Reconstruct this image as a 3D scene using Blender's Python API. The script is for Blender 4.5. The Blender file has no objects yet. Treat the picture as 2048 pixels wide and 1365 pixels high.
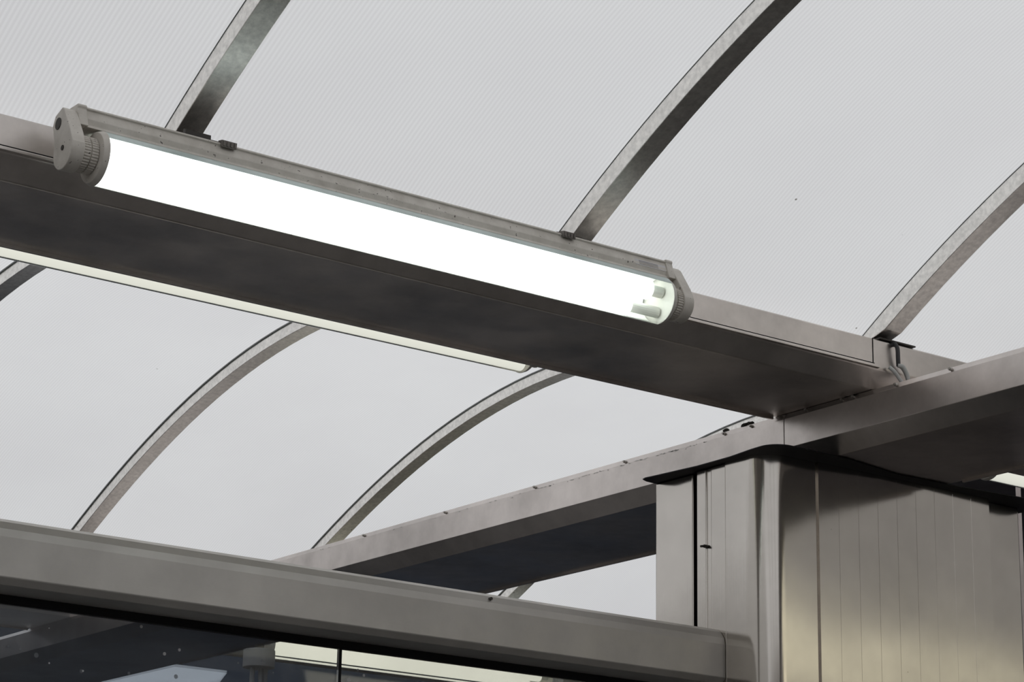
import bpy, bmesh, math, random
from mathutils import Vector, Matrix
random.seed(7)
S = bpy.context.scene
C = S.collection
K = 0.76            # metres per layout unit (layout origin = the camera's eye, 1.6 m above the platform)
EYE = 1.6
FLOOR = -EYE / K

# ------------------------------------------------------------------ camera
def make_camera():
    yaw, pitch, roll = math.radians(53.62325691), math.radians(16.5416839), math.radians(1.1184963)
    f = Vector((math.cos(yaw) * math.cos(pitch), math.sin(yaw) * math.cos(pitch), math.sin(pitch)))
    r = f.cross(Vector((0, 0, 1))).normalized()
    u = r.cross(f)
    c, s = math.cos(roll), math.sin(roll)
    r2, u2 = c * r + s * u, -s * r + c * u
    m = Matrix(((r2.x, u2.x, -f.x, 0), (r2.y, u2.y, -f.y, 0), (r2.z, u2.z, -f.z, EYE), (0, 0, 0, 1)))
    cam = bpy.data.cameras.new('camera')
    cam.sensor_fit = 'HORIZONTAL'
    cam.sensor_width = 36.0
    cam.lens = 4845.727 / 2048 * 36.0
    cam.clip_start = 0.05
    o = bpy.data.objects.new('camera', cam)
    C.objects.link(o)
    o.matrix_world = m
    S.camera = o
make_camera()

# ------------------------------------------------------------------ world: even overcast sky, dim built-up horizon
SKY = 1.2
def make_world():
    w = bpy.data.worlds.new('overcast_sky')
    S.world = w
    w.use_nodes = True
    nt = w.node_tree
    n = nt.nodes
    n.clear()
    out = n.new('ShaderNodeOutputWorld')
    bg = n.new('ShaderNodeBackground')
    tc = n.new('ShaderNodeTexCoord')
    sx = n.new('ShaderNodeSeparateXYZ')
    rp = n.new('ShaderNodeValToRGB')
    e = rp.color_ramp.elements
    e[0].position = 0.0
    e[0].color = (0.07, 0.068, 0.066, 1)
    e[1].position = 0.55
    e[1].color = (0.97, 0.985, 1.0, 1)
    a = e.new(0.12)
    a.color = (0.18, 0.175, 0.165, 1)
    b = e.new(0.28)
    b.color = (0.60, 0.605, 0.61, 1)
    nt.links.new(tc.outputs['Generated'], sx.inputs[0])
    nt.links.new(sx.outputs['Z'], rp.inputs[0])
    nt.links.new(rp.outputs[0], bg.inputs[0])
    bg.inputs[1].default_value = SKY
    nt.links.new(bg.outputs[0], out.inputs[0])
make_world()
S.view_settings.view_transform = 'Standard'
S.view_settings.look = 'None'
S.view_settings.exposure = 0.0
S.view_settings.gamma = 1.0
S.view_settings.use_curve_mapping = False
S.cycles.max_bounces = 12
S.cycles.transparent_max_bounces = 16
S.cycles.transmission_bounces = 8

# ------------------------------------------------------------------ materials
M = {}
def new_mat(name):
    m = bpy.data.materials.new(name)
    m.use_nodes = True
    nt = m.node_tree
    nt.nodes.clear()
    out = nt.nodes.new('ShaderNodeOutputMaterial')
    M[name] = m
    return m, nt, out

def tex_noise(nt, vec, scale, detail=4, rough=0.6):
    t = nt.nodes.new('ShaderNodeTexNoise')
    t.inputs['Scale'].default_value = scale
    t.inputs['Detail'].default_value = detail
    t.inputs['Roughness'].default_value = rough
    nt.links.new(vec, t.inputs['Vector'])
    return t.outputs['Fac']

def ramp(nt, fac, stops):
    r = nt.nodes.new('ShaderNodeValToRGB')
    e = r.color_ramp.elements
    e[0].position, e[0].color = stops[0][0], (*stops[0][1], 1)
    e[1].position, e[1].color = stops[-1][0], (*stops[-1][1], 1)
    for p, c in stops[1:-1]:
        k = e.new(p)
        k.color = (*c, 1)
    nt.links.new(fac, r.inputs[0])
    return r.outputs[0]

def mix(nt, fac, a, b, mode='MIX'):
    x = nt.nodes.new('ShaderNodeMix')
    x.data_type = 'RGBA'
    x.blend_type = mode
    for sock, v in ((x.inputs[0], fac), (x.inputs[6], a), (x.inputs[7], b)):
        if hasattr(v, 'is_linked'):
            nt.links.new(v, sock)
        elif isinstance(v, (int, float)):
            sock.default_value = v
        else:
            sock.default_value = (*v, 1)
    return x.outputs[2]

def coords(nt, scale=(1, 1, 1)):
    """world position, so that grain runs the same way over every piece"""
    g = nt.nodes.new('ShaderNodeNewGeometry')
    mp = nt.nodes.new('ShaderNodeMapping')
    mp.inputs['Scale'].default_value = scale
    nt.links.new(g.outputs['Position'], mp.inputs['Vector'])
    return mp.outputs[0]

def metal(name, base, rough, metallic=1.0, grain=None, dirt=0.25, specks=0.0, bump=0.04, spec_col=(0.03, 0.025, 0.02), aniso=0.0, blotch=3.0):
    m, nt, out = new_mat(name)
    p = nt.nodes.new('ShaderNodeBsdfPrincipled')
    v = coords(nt)
    n1 = tex_noise(nt, v, blotch, 6, 0.65)
    lo = tuple(c * (1 - dirt) for c in base)
    hi = tuple(min(1, c * (1 + dirt * 0.6)) for c in base)
    col = ramp(nt, n1, [(0.32, lo), (0.68, hi)])
    if specks:
        vo = nt.nodes.new('ShaderNodeTexVoronoi')
        vo.inputs['Scale'].default_value = 22
        nt.links.new(v, vo.inputs['Vector'])
        # specks only in some cells: distance below a small random radius
        wn = nt.nodes.new('ShaderNodeTexWhiteNoise')
        nt.links.new(vo.outputs['Position'], wn.inputs['Vector'])
        mu = nt.nodes.new('ShaderNodeMath')
        mu.operation = 'MULTIPLY_ADD'
        mu.inputs[1].default_value = specks
        mu.inputs[2].default_value = -specks * 0.72
        nt.links.new(wn.outputs['Value'], mu.inputs[0])
        lt = nt.nodes.new('ShaderNodeMath')
        lt.operation = 'LESS_THAN'
        nt.links.new(vo.outputs['Distance'], lt.inputs[0])
        nt.links.new(mu.outputs[0], lt.inputs[1])
        col = mix(nt, lt.outputs[0], col, spec_col)
    nt.links.new(col, p.inputs['Base Color'])
    p.inputs['Metallic'].default_value = metallic
    rr = ramp(nt, tex_noise(nt, v, 7, 5), [(0.3, (rough * 0.85,) * 3), (0.7, (min(1, rough * 1.2),) * 3)])
    nt.links.new(rr, p.inputs['Roughness'])
    if grain is not None:
        g = tex_noise(nt, coords(nt, grain), 1.0, 3)
        b = nt.nodes.new('ShaderNodeBump')
        b.inputs['Strength'].default_value = bump
        b.inputs['Distance'].default_value = 0.002
        nt.links.new(g, b.inputs['Height'])
        nt.links.new(b.outputs[0], p.inputs['Normal'])
    if aniso:
        p.inputs['Anisotropic'].default_value = aniso
    nt.links.new(p.outputs[0], out.inputs[0])
    return m

def plain(name, base, rough=0.5, metallic=0.0, dirt=0.15, scale=8.0, emit=None, spec=0.5):
    m, nt, out = new_mat(name)
    p = nt.nodes.new('ShaderNodeBsdfPrincipled')
    n1 = tex_noise(nt, coords(nt), scale, 5)
    nt.links.new(ramp(nt, n1, [(0.3, tuple(c * (1 - dirt) for c in base)), (0.7, tuple(min(1, c * (1 + dirt)) for c in base))]), p.inputs['Base Color'])
    p.inputs['Roughness'].default_value = rough
    p.inputs['Metallic'].default_value = metallic
    p.inputs['Specular IOR Level'].default_value = spec
    if emit:
        p.inputs['Emission Color'].default_value = (*emit[0], 1)
        p.inputs['Emission Strength'].default_value = emit[1]
    nt.links.new(p.outputs[0], out.inputs[0])
    return m

metal('steel_along_x', (0.70, 0.65, 0.615), 0.36, grain=(3, 260, 260), specks=0.10)
metal('steel_along_y', (0.67, 0.62, 0.59), 0.33, grain=(260, 3, 260), specks=0.12)
metal('steel_upright', (0.60, 0.565, 0.525), 0.14, grain=(320, 320, 3), specks=0.12, bump=0.012, dirt=0.12)
metal('rib_metal', (0.82, 0.80, 0.765), 0.34, dirt=0.2, specks=0.35, blotch=70.0, spec_col=(0.10, 0.075, 0.06))
metal('transom_metal', (0.62, 0.595, 0.56), 0.5, metallic=0.8, grain=(3, 260, 260), specks=0.06, dirt=0.12)
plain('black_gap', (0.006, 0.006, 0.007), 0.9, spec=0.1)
plain('black_plate', (0.010, 0.009, 0.010), 0.55, spec=0.3)
plain('black_rubber', (0.012, 0.012, 0.013), 0.7, spec=0.2)
plain('dark_metal', (0.06, 0.055, 0.05), 0.6, 0.5)
plain('clip_metal', (0.17, 0.155, 0.14), 0.6, 0.3)
plain('bolt_metal', (0.42, 0.40, 0.37), 0.4, 0.9)
plain('grey_cable', (0.42, 0.43, 0.42), 0.5)
plain('black_cable', (0.035, 0.037, 0.04), 0.5)
plain('pale_flake', (0.62, 0.60, 0.57), 0.7)
plain('moss', (0.02, 0.017, 0.012), 0.95, dirt=0.5, scale=60)
plain('ivory_plastic', (0.62, 0.60, 0.55), 0.45)
plain('seal_green', (0.19, 0.205, 0.20), 0.6)
plain('rim_green', (0.50, 0.58, 0.56), 0.3)
plain('white_reflector', (0.85, 0.85, 0.83), 0.4)
plain('sticker', (0.62, 0.60, 0.60), 0.5, dirt=0.05)
plain('sticker_print', (0.28, 0.26, 0.27), 0.6)
plain('asphalt', (0.02, 0.019, 0.018), 0.9, dirt=0.3, scale=2)
plain('concrete', (0.125, 0.12, 0.115), 0.85, dirt=0.3, scale=2)
plain('night_blue', (0.055, 0.072, 0.105), 0.85, dirt=0.35, scale=1.2)
plain('grey_paint', (0.42, 0.415, 0.41), 0.55)
plain('dark_roof', (0.12, 0.112, 0.125), 0.8)
plain('pink_post', (0.55, 0.48, 0.46), 0.5)

def lamp_plastic():
    """grey housing with cobweb-like dark specks"""
    m, nt, out = new_mat('housing_plastic')
    p = nt.nodes.new('ShaderNodeBsdfPrincipled')
    v = coords(nt)
    base = ramp(nt, tex_noise(nt, v, 30, 5), [(0.3, (0.52, 0.485, 0.435)), (0.7, (0.66, 0.625, 0.57))])
    sp = ramp(nt, tex_noise(nt, v, 120, 2, 0.5), [(0.68, (0, 0, 0)), (0.74, (1, 1, 1))])
    nt.links.new(mix(nt, sp, base, (0.07, 0.055, 0.045)), p.inputs['Base Color'])
    p.inputs['Roughness'].default_value = 0.5
    nt.links.new(p.outputs[0], out.inputs[0])
lamp_plastic()

def polycarbonate():
    """opal twin-wall sheet: fine flutes running up the arc"""
    m, nt, out = new_mat('opal_polycarbonate')
    g = nt.nodes.new('ShaderNodeNewGeometry')
    sx = nt.nodes.new('ShaderNodeSeparateXYZ')
    nt.links.new(g.outputs['Position'], sx.inputs[0])
    mu = nt.nodes.new('ShaderNodeMath')
    mu.operation = 'MULTIPLY'
    mu.inputs[1].default_value = 2 * math.pi / 0.0104
    nt.links.new(sx.outputs['X'], mu.inputs[0])
    si = nt.nodes.new('ShaderNodeMath')
    si.operation = 'SINE'
    nt.links.new(mu.outputs[0], si.inputs[0])
    ad = nt.nodes.new('ShaderNodeMath')
    ad.operation = 'MULTIPLY_ADD'
    ad.inputs[1].default_value = 0.5
    ad.inputs[2].default_value = 0.5
    nt.links.new(si.outputs[0], ad.inputs[0])
    v = coords(nt)
    soil = ramp(nt, tex_noise(nt, v, 1.1, 4), [(0.3, (0.80, 0.795, 0.80)), (0.7, (0.845, 0.845, 0.845))])
    flute = ramp(nt, ad.outputs[0], [(0.2, (0.925, 0.92, 0.92)), (0.8, (1, 1, 1))])
    col = mix(nt, 1.0, soil, flute, 'MULTIPLY')
    # sparse specks of dirt lying on the sheet
    vo = nt.nodes.new('ShaderNodeTexVoronoi')
    vo.inputs['Scale'].default_value = 9
    nt.links.new(v, vo.inputs['Vector'])
    wn = nt.nodes.new('ShaderNodeTexWhiteNoise')
    nt.links.new(vo.outputs['Position'], wn.inputs['Vector'])
    k = nt.nodes.new('ShaderNodeMath')
    k.operation = 'MULTIPLY_ADD'
    k.inputs[1].default_value = 0.09
    k.inputs[2].default_value = -0.06
    nt.links.new(wn.outputs['Value'], k.inputs[0])
    lt = nt.nodes.new('ShaderNodeMath')
    lt.operation = 'LESS_THAN'
    nt.links.new(vo.outputs['Distance'], lt.inputs[0])
    nt.links.new(k.outputs[0], lt.inputs[1])
    col = mix(nt, lt.outputs[0], col, (0.25, 0.24, 0.22))
    tr = nt.nodes.new('ShaderNodeBsdfTranslucent')
    nt.links.new(col, tr.inputs[0])
    df = nt.nodes.new('ShaderNodeBsdfDiffuse')
    df.inputs[0].default_value = (0.75, 0.75, 0.75, 1)
    ms = nt.nodes.new('ShaderNodeMixShader')
    ms.inputs[0].default_value = 0.22
    nt.links.new(tr.outputs[0], ms.inputs[1])
    nt.links.new(df.outputs[0], ms.inputs[2])
    nt.links.new(ms.outputs[0], out.inputs[0])
polycarbonate()

def skylight():
    m, nt, out = new_mat('opal_skylight')
    t = nt.nodes.new('ShaderNodeBsdfTranslucent')
    t.inputs[0].default_value = (0.95, 0.97, 1.0, 1)
    c = nt.nodes.new('ShaderNodeBsdfTransparent')
    x = nt.nodes.new('ShaderNodeMixShader')
    x.inputs[0].default_value = 0.5
    nt.links.new(t.outputs[0], x.inputs[1])
    nt.links.new(c.outputs[0], x.inputs[2])
    nt.links.new(x.outputs[0], out.inputs[0])
skylight()

def thin_sheet(name, col, k):
    m, nt, out = new_mat(name)
    t = nt.nodes.new('ShaderNodeBsdfTranslucent')
    t.inputs[0].default_value = (*col, 1)
    c = nt.nodes.new('ShaderNodeBsdfTransparent')
    c.inputs[0].default_value = (*col, 1)
    x = nt.nodes.new('ShaderNodeMixShader')
    x.inputs[0].default_value = k
    nt.links.new(t.outputs[0], x.inputs[1])
    nt.links.new(c.outputs[0], x.inputs[2])
    nt.links.new(x.outputs[0], out.inputs[0])
thin_sheet('dim_reflected_sheet', (0.54, 0.53, 0.52), 0.1)  # grey tint that sets the column's mid-tone reflection
thin_sheet('warm_reflected_sheet', (1.0, 0.97, 0.85), 0.25)  # warm tint that sets the column's bright low reflection

def clear_skin():
    m, nt, out = new_mat('clear_skin')
    t = nt.nodes.new('ShaderNodeBsdfTransparent')
    t.inputs[0].default_value = (0.97, 0.97, 0.97, 1)
    nt.links.new(t.outputs[0], out.inputs[0])
clear_skin()

def clear_cover():
    m, nt, out = new_mat('clear_cover')
    t = nt.nodes.new('ShaderNodeBsdfTransparent')
    t.inputs[0].default_value = (0.90, 0.97, 0.95, 1)
    gl = nt.nodes.new('ShaderNodeBsdfGlossy')
    gl.inputs['Roughness'].default_value = 0.08
    fr = nt.nodes.new('ShaderNodeFresnel')
    fr.inputs[0].default_value = 1.45
    ms = nt.nodes.new('ShaderNodeMixShader')
    nt.links.new(fr.outputs[0], ms.inputs[0])
    nt.links.new(t.outputs[0], ms.inputs[1])
    nt.links.new(gl.outputs[0], ms.inputs[2])
    nt.links.new(ms.outputs[0], out.inputs[0])
clear_cover()

def tinted_glass():
    m, nt, out = new_mat('tinted_glass')
    t = nt.nodes.new('ShaderNodeBsdfTransparent')
    t.inputs[0].default_value = (0.60, 0.625, 0.65, 1)
    gl = nt.nodes.new('ShaderNodeBsdfGlossy')
    gl.inputs['Roughness'].default_value = 0.02
    fr = nt.nodes.new('ShaderNodeFresnel')
    fr.inputs[0].default_value = 1.45
    ms = nt.nodes.new('ShaderNodeMixShader')
    nt.links.new(fr.outputs[0], ms.inputs[0])
    nt.links.new(t.outputs[0], ms.inputs[1])
    nt.links.new(gl.outputs[0], ms.inputs[2])
    # dried white spatter on the outside
    v = coords(nt)
    vo = nt.nodes.new('ShaderNodeTexVoronoi')
    vo.inputs['Scale'].default_value = 30
    nt.links.new(v, vo.inputs['Vector'])
    wn = nt.nodes.new('ShaderNodeTexWhiteNoise')
    nt.links.new(vo.outputs['Position'], wn.inputs['Vector'])
    k = nt.nodes.new('ShaderNodeMath')
    k.operation = 'MULTIPLY_ADD'
    k.inputs[1].default_value = 0.30
    k.inputs[2].default_value = -0.13
    nt.links.new(wn.outputs['Value'], k.inputs[0])
    lt = nt.nodes.new('ShaderNodeMath')
    lt.operation = 'LESS_THAN'
    nt.links.new(vo.outputs['Distance'], lt.inputs[0])
    nt.links.new(k.outputs[0], lt.inputs[1])
    df = nt.nodes.new('ShaderNodeBsdfDiffuse')
    df.inputs[0].default_value = (0.6, 0.6, 0.6, 1)
    m2 = nt.nodes.new('ShaderNodeMixShader')
    film = ramp(nt, tex_noise(nt, v, 2.5, 4), [(0.35, (0.03,) * 3), (0.75, (0.10,) * 3)])
    mx = nt.nodes.new('ShaderNodeMath')
    mx.operation = 'MAXIMUM'
    sc = nt.nodes.new('ShaderNodeMath')
    sc.operation = 'MULTIPLY'
    sc.inputs[1].default_value = 0.8
    nt.links.new(lt.outputs[0], sc.inputs[0])
    nt.links.new(sc.outputs[0], mx.inputs[0])
    nt.links.new(film, mx.inputs[1])
    nt.links.new(mx.outputs[0], m2.inputs[0])
    nt.links.new(ms.outputs[0], m2.inputs[1])
    nt.links.new(df.outputs[0], m2.inputs[2])
    nt.links.new(m2.outputs[0], out.inputs[0])
tinted_glass()

def emitter(name, col, strength):
    m, nt, out = new_mat(name)
    e = nt.nodes.new('ShaderNodeEmission')
    e.inputs[0].default_value = (*col, 1)
    e.inputs[1].default_value = strength
    nt.links.new(e.outputs[0], out.inputs[0])
emitter('lit_tube', (0.97, 1.0, 0.985), 5.0)
emitter('dim_tube', (1.0, 0.93, 0.84), 0.88)
emitter('lit_tube_warm', (1.0, 0.86, 0.68), 2.3)

# ------------------------------------------------------------------ mesh helpers (layout units)
def W(p):
    return Vector((p[0] * K, p[1] * K, p[2] * K + EYE))

def poly_prism(bm, pts, axis, a, b, mats=None):
    """extrude a 2-D outline along an axis; outline order: x -> (y,z), y -> (x,z), z -> (x,y)"""
    def at(p, t):
        if axis == 'x':
            return W((t, p[0], p[1]))
        if axis == 'y':
            return W((p[0], t, p[1]))
        return W((p[0], p[1], t))
    va = [bm.verts.new(at(p, a)) for p in pts]
    vb = [bm.verts.new(at(p, b)) for p in pts]
    n = len(pts)
    fs = [bm.faces.new(va), bm.faces.new(vb)]
    for i in range(n):
        fs.append(bm.faces.new((va[i], va[(i + 1) % n], vb[(i + 1) % n], vb[i])))
    return fs

def box(bm, x0, x1, y0, y1, z0, z1):
    return poly_prism(bm, [(x0, y0), (x1, y0), (x1, y1), (x0, y1)], 'z', z0, z1)

def cyl(bm, p0, p1, r, n=36, r1=None, cap=True):
    p0, p1 = W(p0), W(p1)
    r *= K
    r1 = r if r1 is None else r1 * K
    d = (p1 - p0).normalized()
    a = d.orthogonal().normalized()
    b = d.cross(a)
    A = [bm.verts.new(p0 + r * (math.cos(2 * math.pi * i / n) * a + math.sin(2 * math.pi * i / n) * b)) for i in range(n)]
    B = [bm.verts.new(p1 + r1 * (math.cos(2 * math.pi * i / n) * a + math.sin(2 * math.pi * i / n) * b)) for i in range(n)]
    for i in range(n):
        bm.faces.new((A[i], A[(i + 1) % n], B[(i + 1) % n], B[i])).smooth = True
    if cap:
        bm.faces.new(A[::-1])
        bm.faces.new(B)

def tube(bm, pts, r, n=10):
    """round bar through a list of points"""
    P = [W(p) for p in pts]
    r *= K
    rings = []
    for i, p in enumerate(P):
        d = (P[min(i + 1, len(P) - 1)] - P[max(i - 1, 0)]).normalized()
        a = d.cross(Vector((0.31, 0.83, 0.47))).normalized()
        b = d.cross(a)
        rings.append([bm.verts.new(p + r * (math.cos(2 * math.pi * k / n) * a + math.sin(2 * math.pi * k / n) * b)) for k in range(n)])
    for q, s in zip(rings, rings[1:]):
        for k in range(n):
            bm.faces.new((q[k], q[(k + 1) % n], s[(k + 1) % n], s[k])).smooth = True
    bm.faces.new(rings[0][::-1])
    bm.faces.new(rings[-1])

def smooth_path(pts, n=8):
    out = []
    for i in range(len(pts) - 1):
        p0 = Vector(pts[max(i - 1, 0)])
        p1, p2 = Vector(pts[i]), Vector(pts[i + 1])
        p3 = Vector(pts[min(i + 2, len(pts) - 1)])
        for k in range(n):
            t = k / n
            out.append(0.5 * ((2 * p1) + (-p0 + p2) * t + (2 * p0 - 5 * p1 + 4 * p2 - p3) * t * t + (-p0 + 3 * p1 - 3 * p2 + p3) * t ** 3))
    out.append(Vector(pts[-1]))
    return out

def arc_strip(bm, path, h0, h1, x0, x1, mat_low=0, mat_else=0, zmin=None):
    """closed bar that follows a (y,z) path; h0..h1 is its height above the path along the path's normal"""
    rows = []
    for i, p in enumerate(path):
        a = path[max(i - 1, 0)]
        b = path[min(i + 1, len(path) - 1)]
        t = Vector((b[0] - a[0], b[1] - a[1])).normalized()
        nrm = Vector((-t.y, t.x))
        if nrm.y < 0:
            nrm = -nrm
        lo = (p[0] + nrm.x * h0, p[1] + nrm.y * h0)
        hi = (p[0] + nrm.x * h1, p[1] + nrm.y * h1)
        if zmin is not None:            # foot cut level where it lands on the beam
            lo, hi = (lo[0], max(lo[1], zmin)), (hi[0], max(hi[1], zmin + 0.0004))
        rows.append([bm.verts.new(W((x0, *lo))), bm.verts.new(W((x1, *lo))), bm.verts.new(W((x1, *hi))), bm.verts.new(W((x0, *hi)))])
    for q, s in zip(rows, rows[1:]):
        for k in range(4):
            f = bm.faces.new((q[k], q[(k + 1) % 4], s[(k + 1) % 4], s[k]))
            f.material_index = mat_low if k == 0 else mat_else
            f.smooth = (k in (0, 2))
    for f in (bm.faces.new(rows[0]), bm.faces.new(rows[-1])):
        f.material_index = mat_else

def link(name, bm, mats, parent=None, bevel=0.0, seg=2):
    bmesh.ops.recalc_face_normals(bm, faces=bm.faces)
    me = bpy.data.meshes.new(name)
    # origin: a thing's mesh at the foot of its bounds; a part at its parent's origin
    if parent is None:
        xs = [v.co for v in bm.verts]
        org = Vector(((min(v.x for v in xs) + max(v.x for v in xs)) / 2, (min(v.y for v in xs) + max(v.y for v in xs)) / 2, min(v.z for v in xs)))
    else:
        org = Vector(parent['_org'])
    bmesh.ops.translate(bm, verts=bm.verts, vec=-org)
    bm.to_mesh(me)
    bm.free()
    for m in (mats if isinstance(mats, (list, tuple)) else [mats]):
        me.materials.append(M[m])
    for p in me.polygons:
        p.use_smooth = True
    me.set_sharp_from_angle(angle=math.radians(14))
    o = bpy.data.objects.new(name, me)
    C.objects.link(o)
    o['_org'] = tuple(org)
    if parent is None:
        o.location = org
    else:
        o.parent = parent
    if bevel:
        b = o.modifiers.new('edge', 'BEVEL')
        b.width = bevel * K
        b.segments = seg
        b.limit_method = 'ANGLE'
        b.angle_limit = math.radians(28)
        b.harden_normals = True
    return o

def tag(o, label, cat, group=None):
    o['label'] = label
    o['category'] = cat
    o['kind'] = 'thing'
    if group:
        o['group'] = group
    return o

def thing(name, loc, label, cat, group=None):
    o = bpy.data.objects.new(name, None)
    C.objects.link(o)
    o.location = W(loc)
    o['_org'] = tuple(o.location)
    o.empty_display_size = 0.05
    return tag(o, label, cat, group)

def structure(o):
    o['kind'] = 'structure'
    return o

def new():
    return bmesh.new()

# ------------------------------------------------------------------ the ground and the dark back wall
bm = new(); box(bm, -16, 24, -16, 24, FLOOR - 0.1, FLOOR)
structure(link('floor', bm, 'asphalt'))
bm = new(); box(bm, -8, 8.6, -6, 13, FLOOR - 0.05, FLOOR + 0.002)
structure(link('floor_platform', bm, 'concrete'))
bm = new(); box(bm, 2.0, 22, 16.0, 16.2, FLOOR, 3.4)
structure(link('wall_back', bm, 'night_blue'))
bm = new(); box(bm, 15.0, 15.2, -14, 16.0, FLOOR, 3.6)
structure(link('sky_block_right', bm, 'dark_roof'))  # unseen dark slab, added to keep horizon sky off the beam undersides

# ------------------------------------------------------------------ roof curves
YN, ZN, RN = 2.5725, -2.1399, 5.2882             # near vault: circle of the ribs' inner edge
YF = 8.6025
H = 0.058                                        # rib height
def near_path(y0, y1, n=40):
    return [(y0 + (y1 - y0) * i / n, ZN + math.sqrt(RN ** 2 - (y0 + (y1 - y0) * i / n - YN) ** 2)) for i in range(n + 1)]
def far_path(y0, y1, n=40):
    o = []
    for i in range(n + 1):
        y = y0 + (y1 - y0) * i / n
        d = y - YF
        o.append((y, 3.0879 - 0.1266 * d * d + 0.0018 * d ** 4))
    return o
DX = 1.3327
SPLIT = 0.36
XN = [2.8358 + DX * i for i in range(-3, 9)]     # -1.16, 0.17, 1.50, 2.84, 4.17, 5.50, 6.83, 8.17, 9.5
XF = [2.8358 - 0.1734 + DX * i for i in range(-1, 6)]
RW = 0.0765

# near vault ribs
near_lab = {2.8358: ('curved metal rib rising from behind the left end of the lit tube lamp', True),
            4.1685: ('curved metal rib rising from behind the right half of the lit tube lamp', True),
            5.5012: ('curved metal rib at upper right, its foot above the looped grey cable', True)}
for i, x in enumerate(XN):
    vis = 2 <= i - 0 and x > 2.8 and x < 5.6
    if x < 1.4 or x > 7.0:
        continue
    bm = new()
    arc_strip(bm, near_path(-0.32, 5.50, 60), 0, H, x, x + RW, zmin=2.2975)
    o = link('roof_rib', bm, 'rib_metal', bevel=0.003)
    bm = new(); arc_strip(bm, near_path(-0.32, 5.50, 60), H - 0.002, H, x - 0.0015, x + 0.001, zmin=2.2975)
    link('seal_strip', bm, 'seal_green', o)
    lab = [l for k, l in near_lab.items() if abs(k - x) < 0.01]
    tag(o, lab[0][0] if lab else ('curved metal rib of the near vault, left of the photo edge' if x < 2 else 'curved metal rib of the near vault, beyond the right photo edge'), 'rib', 'curved roof ribs')
# far vault ribs
far_lab = ['curved metal rib at the left photo edge just under the second tube lamp',
           'long curved rib from the transom up to the middle of the second lamp',
           'long curved rib from the crossbeam up to the right end of second lamp',
           'short stretch of rib in the bright gap under the crossbeam']
vis_far = [3.995, 5.328, 6.660, 7.993]
for x in XF:
    if x < 2.6 or x > 9.5:
        continue
    bm = new()
    arc_strip(bm, far_path(5.985, 11.22), 0, H, x, x + RW)
    o = link('roof_rib', bm, 'rib_metal', bevel=0.003)
    bm = new(); arc_strip(bm, far_path(5.985, 11.22), H - 0.006, H, x - 0.0055, x + 0.001)
    link('seal_strip', bm, 'seal_green', o)
    lab = [far_lab[k] for k, v in enumerate(vis_far) if abs(v - x) < 0.02]
    tag(o, lab[0] if lab else ('curved metal rib of the far vault hidden left of the second lamp' if x < 3 else 'curved metal rib beside the dark roof sheet, behind the steel column'), 'rib', 'curved roof ribs')

# roof sheets, one between each pair of ribs
def sheet(path, x0, x1, label, mats=('opal_polycarbonate', 'clear_skin')):
    bm = new()
    arc_strip(bm, path, H + 0.001, H + 0.014, x0 + RW / 2 + 0.003, x1 + RW / 2 - 0.003, 0, 1 if len(mats) > 1 else 0)
    return tag(link('roof_sheet', bm, list(mats)), label, 'roof panel', 'curved opal roof sheets')
nlab = {1: 'opal roof sheet of the near vault far beyond the left photo edge',
        2: 'opal roof sheet filling the upper left corner, left of the first rib',
        3: 'opal roof sheet above the lit tube lamp, between its two ribs',
        4: 'opal roof sheet at upper right between the lit lamp and the cable',
        5: 'opal roof sheet at the right edge, beyond the rib above the cable'}
names_n = {-1: 'opal roof sheet of the near vault farthest left, outside the photo'}
for i in range(len(XN) - 1):
    x0, x1 = XN[i], XN[i + 1]
    if x0 > 6.5:
        sheet(near_path(SPLIT, 5.49), x0, x1, 'unseen dim upper sheet added for the column to reflect', ('dim_reflected_sheet',))  # added out of view: gives the column face a dimmer reflection
        sheet(near_path(-0.345, SPLIT - 0.005), x0, x1, 'unseen warm low sheet added for a bright reflection in the column', ('warm_reflected_sheet',))  # added out of view: gives the column its warm bright reflection
        continue
    sheet(near_path(-0.345, 5.49), x0, x1, nlab.get(i, 'opal roof sheet of the near vault outside the photo' if i < 2 else 'opal roof sheet of the near vault beyond the crossbeam'))
flab = {2: 'small corner of opal roof sheet at the left edge above the leftmost far rib',
        3: 'opal roof sheet between the left edge rib and the next long rib',
        4: 'opal roof sheet between the two long ribs of the far vault',
        5: 'opal roof sheet directly above the crossbeam, right of the last long far rib',
        6: 'opal roof sheet filling the bright gap under the crossbeam'}
flab = {1: flab[2], 2: flab[3], 3: flab[4], 4: flab[5], 5: flab[6]}
for i in range(len(XF) - 1):
    x0, x1 = XF[i], XF[i + 1]
    sheet(far_path(5.90, 11.305), x0, x1, flab.get(i, 'opal roof sheet of the far vault outside the photo at left'))
# the last bay is roofed with a dark sheet
bm = new()
arc_strip(bm, far_path(5.90, 11.305), H + 0.001, H + 0.014, XF[-1] + RW / 2 + 0.003, 14.0)
tag(link('roof_sheet', bm, 'dark_roof'), 'dark opaque roof sheet between crossbeam and column top at right edge', 'roof panel')

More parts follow.
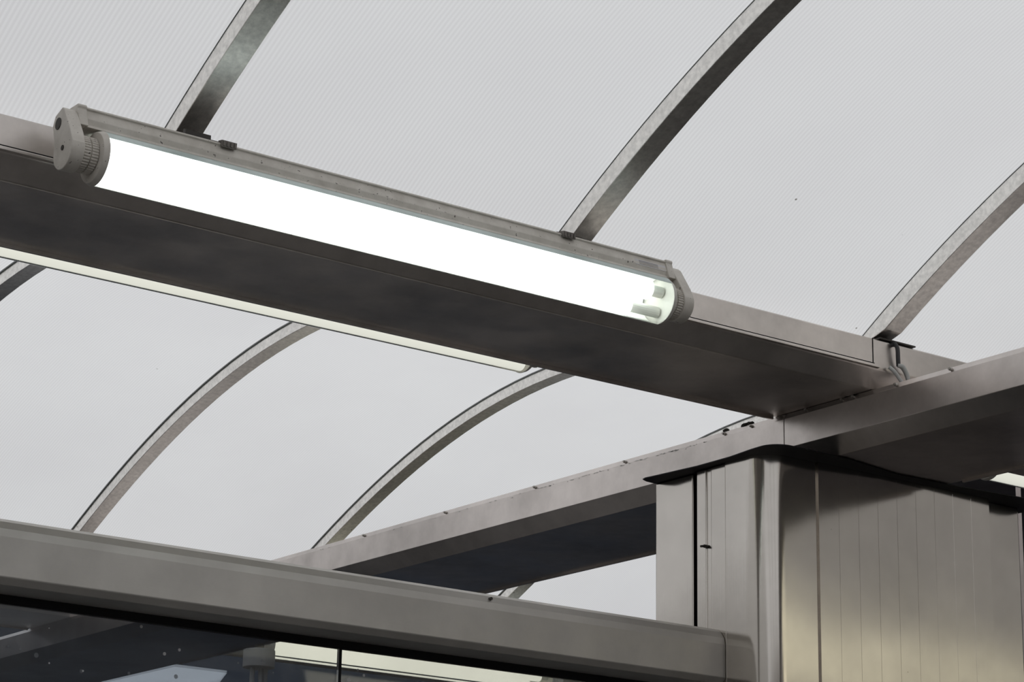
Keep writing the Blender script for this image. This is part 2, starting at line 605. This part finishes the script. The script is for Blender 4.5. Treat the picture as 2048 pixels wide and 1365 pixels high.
# ------------------------------------------------------------------ gutter beams (along x)
def gutter(y, x0, x1, label, lamp_side=True):
    t = thing('gutter_beam', ((x0 + x1) / 2, y + 0.288, 2.128), label, 'beam', 'gutter beams under the roof valleys')
    prof = [(0, 2.195), (0, 2.297), (0.576, 2.297), (0.576, 2.195), (0.520, 2.1385), (0.056, 2.1385)]
    bm = new(); poly_prism(bm, [(y + a, b) for a, b in prof], 'x', x0, x1)
    link('beam_body', bm, 'steel_along_x', t, bevel=0.006)
    for a, b in ((x0, 5.499), (6.14, x1)):
        bm = new(); box(bm, a, b, y + 0.512, y + 0.522, 2.1275, 2.1395)
        link('drip_lip', bm, 'steel_along_x', t, bevel=0.001)
    return t
g = gutter(5.43, -3.0, 10.5, 'long dark gutter beam running behind the lit tube lamp to the crossbeam')
# cable channel along its face and the joint cover by the crossbeam
bm = new(); box(bm, 0.6, 5.487, 5.4145, 5.43, 2.1945, 2.2025)
box(bm, 0.6, 5.487, 5.4225, 5.43, 2.2025, 2.2075)
link('cable_channel', bm, 'steel_along_x', g, bevel=0.0015)
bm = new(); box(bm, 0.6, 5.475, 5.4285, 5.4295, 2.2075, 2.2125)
link('groove_shade', bm, 'black_gap', g)  # black strip painting in the shade of the groove
bm = new(); box(bm, 5.468, 5.4705, 5.4285, 5.4305, 2.2125, 2.297)
link('joint_seal', bm, 'black_gap', g)
bm = new(); box(bm, 5.50, 5.665, 5.425, 5.50, 2.3, 2.3045)
link('foot_plate', bm, 'dark_metal', g)
gutter(11.205, -3.0, 12.0, 'gutter beam at the far side of the far vault, hidden behind the transom')
gutter(-0.846, -3.0, 12.0, 'gutter beam above the photographer, out of the photo')

# ------------------------------------------------------------------ cross beam (along y), in two lengths that meet over the column
def cross(y0, y1, lip, label):
    t = thing('cross_beam', (5.81, (y0 + y1) / 2, 1.95), label, 'beam', 'cross beam lengths')
    prof = [(5.5, 2.0142), (5.5, 2.119), (5.5035, 2.119), (5.511, 2.1375), (6.11, 2.1375), (6.124, 2.12), (6.17, 2.0), (6.131, 1.9605), (5.554, 1.9605)]
    bm = new(); poly_prism(bm, prof, 'y', y0, y1)
    link('beam_body', bm, 'steel_along_y', t, bevel=0.005)
    bm = new(); box(bm, 6.120, 6.130, *lip, 1.9515, 1.962)
    link('drip_lip', bm, 'steel_along_y', t, bevel=0.001)
    return t
SEAM = 5.892
cb_near = cross(-3.0, SEAM - 0.0012, (-3.0, 5.66), 'near length of the crossbeam at right edge, dark underside over the column')
cb_far = cross(SEAM + 0.0012, 15.6, (6.43, 11.19), 'far length of the crossbeam, running down left from the column to the transom')
def bolt(y, z, parent, r=0.0055):
    bm = new()
    cyl(bm, (5.506, y, z), (5.4955, y, z), r, 10)
    cyl(bm, (5.4955, y, z), (5.492, y, z), r * 0.7, 8)
    link('bolt', bm, 'bolt_metal', parent)
for y in (6.199, 6.058, 5.906, 6.75, 7.3, 7.9, 8.5):
    bolt(y, 2.1265, cb_far)
for y in (5.782, 5.609, 5.557, 5.36, 5.12):
    bolt(y, 2.1285, cb_near)

# pale flakes of old coating along the crease of the far length
bm = new()
for k in range(70):
    y = random.choice((random.uniform(6.45, 7.3), random.uniform(6.3, 8.9), random.uniform(6.3, 6.7)))
    n = random.randint(4, 6)
    w, h = random.uniform(0.003, 0.016), random.uniform(0.001, 0.0035)
    z = 2.1175 - abs(random.gauss(0, 0.003))
    ring = [(y + w * math.cos(2 * math.pi * i / n) * random.uniform(0.5, 1), z + h * math.sin(2 * math.pi * i / n) * random.uniform(0.5, 1)) for i in range(n)]
    poly_prism(bm, ring, 'x', 5.4994, 5.5003)
fl = link('flaked_coating', bm, 'pale_flake', cb_far)
fl['kind'] = 'stuff'
fl['label'] = 'pale flakes along the top crease'

# lumps of dirt on the crossbeam's top flange
def lump(y, s, label):
    bm = new()
    bmesh.ops.create_icosphere(bm, subdivisions=2, radius=1.0)
    for v in bm.verts:
        k = 1 + 0.45 * (random.random() - 0.5)
        v.co = W((5.515 + v.co.x * s * k * 0.9, y + v.co.y * s * 1.9 * k, 2.1405 + max(v.co.z, -0.35) * s * k))
    tag(link('dirt_clump', bm, 'moss'), label, 'dirt', 'dirt clumps on the crossbeam')
lump(6.205, 0.0085, 'leftmost dark dirt clump on top of the crossbeam, before the column')
lump(6.105, 0.010, 'dark dirt clump on top of the crossbeam, second from the left')
lump(6.079, 0.009, 'dark dirt clump on top of the crossbeam, third from the left')
lump(5.598, 0.009, 'dark dirt clump on the crossbeam under the gutter beam, left one of two')
lump(5.562, 0.010, 'dark dirt clump on the crossbeam below the looped cable')

# ------------------------------------------------------------------ transom over the glazed wall
t = thing('transom_beam', (3.0, 6.1, 1.183), 'grey steel transom at lower left above the dark glass, ending at the column', 'beam')
prof = [(6.075, 1.392), (6.045, 1.392), (6.022, 1.380), (6.006, 1.358), (6.0, 1.335), (6.0, 1.225), (6.019, 1.206), (6.29, 1.206), (6.31, 1.225), (6.31, 1.37), (6.29, 1.392)]
bm = new(); poly_prism(bm, prof, 'x', -1.5, 5.325)
link('beam_body', bm, 'transom_metal', t, bevel=0.003)
bm = new(); box(bm, -1.5, 5.30, 6.148, 6.18, 1.183, 1.2065)
link('glazing_gasket', bm, 'black_rubber', t)
bm = new()
cyl(bm, (4.365, 6.02, 1.371), (4.365, 6.006, 1.371), 0.005, 12)
link('screw', bm, 'dark_metal', t)
def pane(x0, x1, label):
    bm = new(); box(bm, x0, x1, 6.156, 6.166, FLOOR + 0.05, 1.186)
    o = link('glass_pane', bm, 'tinted_glass')
    return tag(o, label, 'glass pane', 'dark glass panes under the transom')
pane(-1.5, 3.9105, 'tinted glass pane at the lower left corner, left of the upright joint')
pane(3.9195, 5.30, 'tinted glass pane between the upright joint and the column')
bm = new(); box(bm, 3.9108, 3.9192, 6.154, 6.168, FLOOR + 0.05, 1.184)
tag(link('glazing_joint', bm, 'black_rubber'), 'thin black upright joint between the two dark glass panes', 'joint')

# ------------------------------------------------------------------ steel-clad column
TOP = 1.9555
t = thing('column', (5.95, 6.1, FLOOR), 'brushed steel clad column at lower right carrying the crossbeam', 'column')
def arc2(cx, cy, r, a0, a1, n):
    return [(cx + r * math.cos(math.radians(a0 + (a1 - a0) * i / n)), cy + r * math.sin(math.radians(a0 + (a1 - a0) * i / n))) for i in range(n + 1)]
# rounded corner cladding (sheet bent around the near corner)
outer = [(5.319, 5.990), (5.3195, 5.893)] + arc2(5.4075, 5.878, 0.0885, 182, 268, 14) + [(5.52, 5.7885), (5.5435, 5.7885)]
inner = [(x + 0.02, y + 0.02) for x, y in outer[::-1]]
bm = new()
for f in poly_prism(bm, outer + inner, 'z', FLOOR, TOP):
    if abs(f.normal.z) < 0.5:
        f.smooth = True
link('corner_cladding', bm, 'steel_upright', t)
# fluted face panel
xs = [5.551 + (6.385 - 5.551) * i / 9 for i in range(10)]
pts = [(5.551, 5.7815)]
for q in xs[1:-1]:
    pts += [(q - 0.0006, 5.7815), (q, 5.78175), (q + 0.0006, 5.7815)]
pts.append((6.3855, 5.7815))
pts += [(6.3855, 5.82), (5.551, 5.82)]
bm = new(); poly_prism(bm, pts, 'z', FLOOR, TOP)
link('face_panel', bm, 'steel_upright', t)
bm = new(); poly_prism(bm, [(6.392, 5.835), (6.392, 5.818), (6.578, 5.818), (6.592, 5.832), (6.592, 6.35), (6.57, 6.35), (6.57, 5.85), (6.40, 5.85)], 'z', FLOOR, TOP)
link('edge_panel', bm, 'steel_upright', t, bevel=0.004)
# left face: grooved rails, dark slot, post
bm = new(); poly_prism(bm, [(5.3255, 5.997), (5.3255, 6.071), (5.36, 6.071), (5.36, 5.997)], 'z', FLOOR, TOP - 0.002)
link('cover_strip', bm, 'steel_upright', t, bevel=0.003)
bm = new(); poly_prism(bm, [(5.329, 6.0735), (5.329, 6.092), (5.334, 6.095), (5.334, 6.099), (5.328, 6.102), (5.328, 6.147), (5.37, 6.147), (5.37, 6.0735)], 'z', FLOOR, TOP - 0.004)
link('grooved_rail', bm, 'steel_upright', t, bevel=0.0015)
bm = new(); poly_prism(bm, [(5.345, 6.188), (5.345, 6.388), (5.42, 6.388), (5.42, 6.188)], 'z', FLOOR, TOP)
link('side_post', bm, 'steel_upright', t, bevel=0.006)
bm = new(); box(bm, 5.375, 6.56, 5.83, 6.38, FLOOR, TOP - 0.01)
link('dark_core', bm, 'black_gap', t)
bm = new()
cyl(bm, (5.33, 6.098, 1.683), (5.317, 6.098, 1.683), 0.006, 10)
cyl(bm, (5.317, 6.098, 1.683), (5.302, 6.098, 1.680), 0.004, 8)
link('screw', bm, 'dark_metal', t)
# thin black bearing plate on top
pl = [(5.355, 6.392), (5.300, 6.385), (5.273, 6.372), (5.2665, 6.352), (5.272, 6.30), (5.288, 6.10), (5.285, 5.93), (5.268, 5.80)] + \
     arc2(5.335, 5.752, 0.069, 180, 262, 8) + [(5.40, 5.6815), (5.60, 5.689), (5.886, 5.7385), (6.106, 5.730), (6.30, 5.714), (6.62, 5.690), (6.65, 5.71), (6.65, 6.40), (6.3, 6.41)]
bm = new(); poly_prism(bm, pl, 'z', TOP + 0.0002, TOP + 0.0035)
link('bearing_plate', bm, 'black_plate', t)

# ------------------------------------------------------------------ tube lamps
def make_lamp(label, lens0=2.547, lens1=4.40, cy=5.24, cz=2.16, flip=False, mat='lit_tube', detail=True, ts=(0, 0), seam=(-84, -66)):
    """weatherproof twin-tube lamp along x; flip mirrors it to the other side of its beam"""
    s = -1 if flip else 1
    x0, x1 = lens0, lens1
    def Y(v):
        return cy + s * (v - 5.24)
    def Z(v):
        return cz + (v - 2.16)
    def yz(l):
        return [(Y(a), Z(b)) for a, b in l]
    t = thing('tube_lamp', ((x0 + x1) / 2, cy, cz - 0.07), label, 'lamp', 'tube lamps on the gutter beams')
    tray = yz([(5.236, 2.2365), (5.246, 2.246), (5.244, 2.262), (5.254, 2.287), (5.249, 2.290), (5.252, 2.296), (5.345, 2.296), (5.345, 2.2365)])
    tray = [(a + (-s) * -ts[0], b + ts[1]) for a, b in tray]
    bm = new(); poly_prism(bm, tray, 'x', x0 - 0.035, x1 + 0.045)
    tr = link('gear_tray', bm, 'housing_plastic', t, bevel=0.002)
    if detail:
        bm = new(); poly_prism(bm, yz([(5.2435, 2.259), (5.2495, 2.277), (5.2505, 2.2765), (5.2445, 2.2585)]), 'x', x1 - 0.09, x1 + 0.028)
        st = link('rating_label', bm, 'sticker', tr)
        bm = new()
        for k in range(3):
            a = 2.262 + 0.005 * k
            y = 5.2435 + (a - 2.259) / 3
            poly_prism(bm, yz([(y - 0.0006, a), (y - 0.0002, a + 0.0018), (y + 0.0006, a + 0.0018), (y + 0.0002, a)]), 'x', x1 - 0.075, x1 - 0.002)
        link('label_print', bm, 'sticker_print', st)
        for cx_, u0, u1, zt in ((2.927, -0.105, -0.028, 2.326), (4.06, 0.03, 0.085, 2.316)):
            bm = new()
            poly_prism(bm, yz([(5.241, 2.282), (5.2395, 2.300), (5.262, 2.3045), (5.262, 2.296), (5.248, 2.2955), (5.249, 2.284)]), 'x', cx_ - 0.022, cx_ + 0.022)
            for k in range(4):
                poly_prism(bm, yz([(5.2375, 2.285), (5.237, 2.297), (5.241, 2.298), (5.241, 2.285)]), 'x', cx_ - 0.019 + 0.011 * k, cx_ - 0.014 + 0.011 * k)
            link('mounting_clip', bm, 'clip_metal', t)
            bm = new()
            poly_prism(bm, yz([(5.262, 2.2962), (5.262, 2.3015), (5.437, 2.3015), (5.437, 2.2972)]), 'x', cx_ + min(u0, -0.03), cx_ + max(u1, 0.03))
            poly_prism(bm, yz([(5.292, 2.30), (5.292, zt), (5.304, zt + 0.004), (5.304, 2.30)]), 'x', cx_ + u0, cx_ + u1)
            link('mounting_bracket', bm, 'dark_metal', t)
        bm = new(); poly_prism(bm, yz([(5.30, 2.2962), (5.30, 2.304), (5.33, 2.304), (5.33, 2.2962)]), 'x', 2.8, 4.25)
        link('back_rail', bm, 'dark_metal', t)
    for e, sg in ((x0, -1), (x1, 1)):
        def X(d):
            return e + sg * d
        # end cap: arm with rounded foot, plus the block closing the tray
        fz = 2.183 if flip else 2.163
        foot = [(5.243 + 0.053 * math.cos(math.radians(a)), fz + 0.053 * math.sin(math.radians(a))) for a in range(168, 362, 12)]
        arm = yz(foot + [(5.297, 2.20), (5.312, 2.245), (5.300, 2.270), (5.262, 2.284), (5.250, 2.274), (5.206, 2.206)])
        bm = new(); poly_prism(bm, arm, 'x', X(0.055), X(0.092))
        poly_prism(bm, yz([(5.232, 2.238), (5.249, 2.288), (5.246, 2.293), (5.250, 2.300), (5.349, 2.300), (5.349, 2.238)]) if not ts[1] else [(a, b) for a, b in tray], 'x', X(0.030), X(0.056))
        c = link('end_cap', bm, 'housing_plastic', t, bevel=0.004)
        if detail:
            bm = new()
            cyl(bm, (X(0.092), Y(5.278), Z(2.243)), (X(0.0935), Y(5.278), Z(2.243)), 0.016, 16)
            link('screw_hole', bm, 'dark_metal', c)
            bm = new()
            cyl(bm, (X(0.092), Y(5.243), Z(2.168)), (X(0.0940), Y(5.243), Z(2.168)), 0.007, 10)
            link('screw_hole', bm, 'dark_metal', c)
        bm = new()
        for a, b in ((0.014, 0.032), (0.036, 0.055)):
            n = 152
            rr_ = [0.0475 if (k // 2) % 2 == 0 else 0.0452 for k in range(n)]
            poly_prism(bm, [(Y(5.243 + rr_[k] * math.cos(2 * math.pi * k / n)), Z(2.163 + rr_[k] * math.sin(2 * math.pi * k / n))) for k in range(n)], 'x', X(a), X(b))
        cyl(bm, (X(0.012), Y(5.243), Z(2.163)), (X(0.056), Y(5.243), Z(2.163)), 0.042, 32)
        link('ridged_collar', bm, 'housing_plastic', t)
        bm = new()
        cyl(bm, (X(-0.004), Y(5.24), Z(2.16)), (X(0.012), Y(5.24), Z(2.16)), 0.0725, 48, r1=0.066)
        link('end_disc', bm, 'ivory_plastic' if sg > 0 else 'housing_plastic', t, bevel=0.002)
    bm = new(); cyl(bm, (x0, Y(5.24), Z(2.16)), (x1, Y(5.24), Z(2.16)), 0.070, 64, cap=False)
    link('lens_tube', bm, 'clear_cover', t)
    for nm, a0, a1, r1_ in (('lens_rim', 66, 146, 0.0715), ('lens_seam', seam[0], seam[1], 0.0712)):
        if flip:
            continue
        aa = [math.radians(a0 + (a1 - a0) * i / 10) for i in range(11)]
        rim = [(5.24 + 0.0703 * math.cos(a), 2.16 + 0.0703 * math.sin(a)) for a in aa] + [(5.24 + r1_ * math.cos(a), 2.16 + r1_ * math.sin(a)) for a in aa[::-1]]
        bm = new(); poly_prism(bm, yz(rim), 'x', x0 + 0.002, x1 - 0.002)
        link(nm, bm, 'rim_green' if nm == 'lens_rim' else ('ivory_plastic' if detail else 'rim_green'), t)
    # white reflector: a half shell at the back of the lens tube
    ang = [math.radians(a) for a in range(-28 if flip else -62, 124, 6)]
    ro = [(5.24 + 0.0675 * math.cos(a), 2.16 + 0.0675 * math.sin(a)) for a in ang]
    ri = [(5.24 + 0.0655 * math.cos(a), 2.16 + 0.0655 * math.sin(a)) for a in ang][::-1]
    bm = new(); poly_prism(bm, yz(ro + ri), 'x', x0 + 0.012, x1 - 0.012)
    link('reflector', bm, 'white_reflector', t)
    for off, cut in ((0.024, 0.06), (-0.0355, 0.125)):
        if flip:
            cut = 0.014
            off *= 1.07
        yy, zz = 5.24 - 0.32 * off - 0.95 * 0.008, 2.16 + 0.95 * off - 0.32 * 0.008
        bm = new(); cyl(bm, (x0 + 0.008, Y(yy), Z(zz)), (x1 - cut, Y(yy), Z(zz)), 0.0302, 32)
        link('fluorescent_tube', bm, mat, t)
        bm = new(); cyl(bm, (x1 - cut, Y(yy), Z(zz)), (x1 - 0.01, Y(yy), Z(zz)), 0.017, 16)
        link('lamp_holder', bm, 'ivory_plastic', t)
    return t
make_lamp('brightly lit white tube lamp across the middle, in front of the gutter beam')
make_lamp('second tube lamp behind the gutter beam, only its pale lower edge showing', 2.56, 4.59, 6.165, 2.246, flip=True, detail=False, mat='dim_tube', ts=(0.045, -0.068))
make_lamp('tube lamp peeking out at the right edge above the column top', 6.81, 8.69, 6.165, 2.228, flip=True, detail=False, mat='dim_tube', ts=(0.045, -0.055))
make_lamp('unseen lit tube lamp added to warm the reflection in the column', 7.6, 9.5, -0.08, 2.16, flip=True, mat='lit_tube_warm', detail=False)  # unseen lamp, added to blur warm light into the column steel
make_lamp('lit tube lamp seen through the dark glass below the transom', 6.55, 8.40, 11.015, 2.083, mat='lit_tube_warm', detail=False, seam=(-126, -118))

# ------------------------------------------------------------------ cables at the end of the gutter beam
bm = new()
tube(bm, smooth_path([(5.557, 5.418, 2.292), (5.563, 5.410, 2.275), (5.567, 5.412, 2.24), (5.572, 5.416, 2.215)]), 0.0075)
cyl(bm, (5.558, 5.416, 2.289), (5.558, 5.436, 2.292), 0.009, 12)
tag(link('cable', bm, 'black_cable'), 'short black cable coming out of the gutter beam above the grey loop', 'cable')
def cab(pts, label):
    bm = new(); tube(bm, smooth_path(pts), 0.0065)
    tag(link('cable', bm, 'grey_cable'), label, 'cable', 'grey cables looping behind the crossbeam')
cab([(5.531, 5.418, 2.206), (5.545, 5.408, 2.19), (5.565, 5.405, 2.168), (5.585, 5.405, 2.150), (5.60, 5.41, 2.139)], 'grey cable strand slanting down to the crossbeam, left in the loop')
cab([(5.566, 5.412, 2.216), (5.579, 5.402, 2.212), (5.594, 5.400, 2.19), (5.602, 5.40, 2.165), (5.605, 5.402, 2.139)], 'grey cable arching under the black cable, middle of the loop')
cab([(5.572, 5.417, 2.218), (5.588, 5.414, 2.212), (5.604, 5.413, 2.19), (5.613, 5.413, 2.165), (5.615, 5.413, 2.139)], 'grey cable arching under the black cable, rightmost in the loop')

# ------------------------------------------------------------------ things seen through the glass and past the column
t = thing('pole_light', (5.31, 9.0, FLOOR), 'grey cylindrical pole head seen through the dark glass', 'pole')
bm = new(); cyl(bm, (5.31, 9, 1.597), (5.31, 9, 1.675), 0.069, 32); link('head', bm, 'grey_paint', t, bevel=0.004)
bm = new()
for dx in (-0.03, 0.012, 0.035):
    cyl(bm, (5.31 + dx, 9, FLOOR), (5.31 + dx, 9, 1.597), 0.011, 12)
link('stem', bm, 'grey_paint', t)
bm = new(); cyl(bm, (5.31, 9, 1.675), (5.31, 9, 1.70), 0.02, 16); link('top_stub', bm, 'dark_metal', t)
bm = new(); poly_prism(bm, [(6.92, 12.70), (7.275, 12.70), (7.43, 13.05), (7.5, 15.99), (6.90, 15.99)], 'z', 2.2, 2.215)
tag(link('skylight_sheet', bm, 'opal_skylight'), 'pale flat skylight sheet seen through the dark glass at the bottom left', 'skylight')
bm = new(); cyl(bm, (7.99, 7.06, FLOOR), (7.99, 7.06, 2.78), 0.011, 16)
tag(link('thin_post', bm, 'pink_post'), 'thin pale post at the right edge behind the column', 'post')

for o in bpy.data.objects:
    if '_org' in o:
        del o['_org']
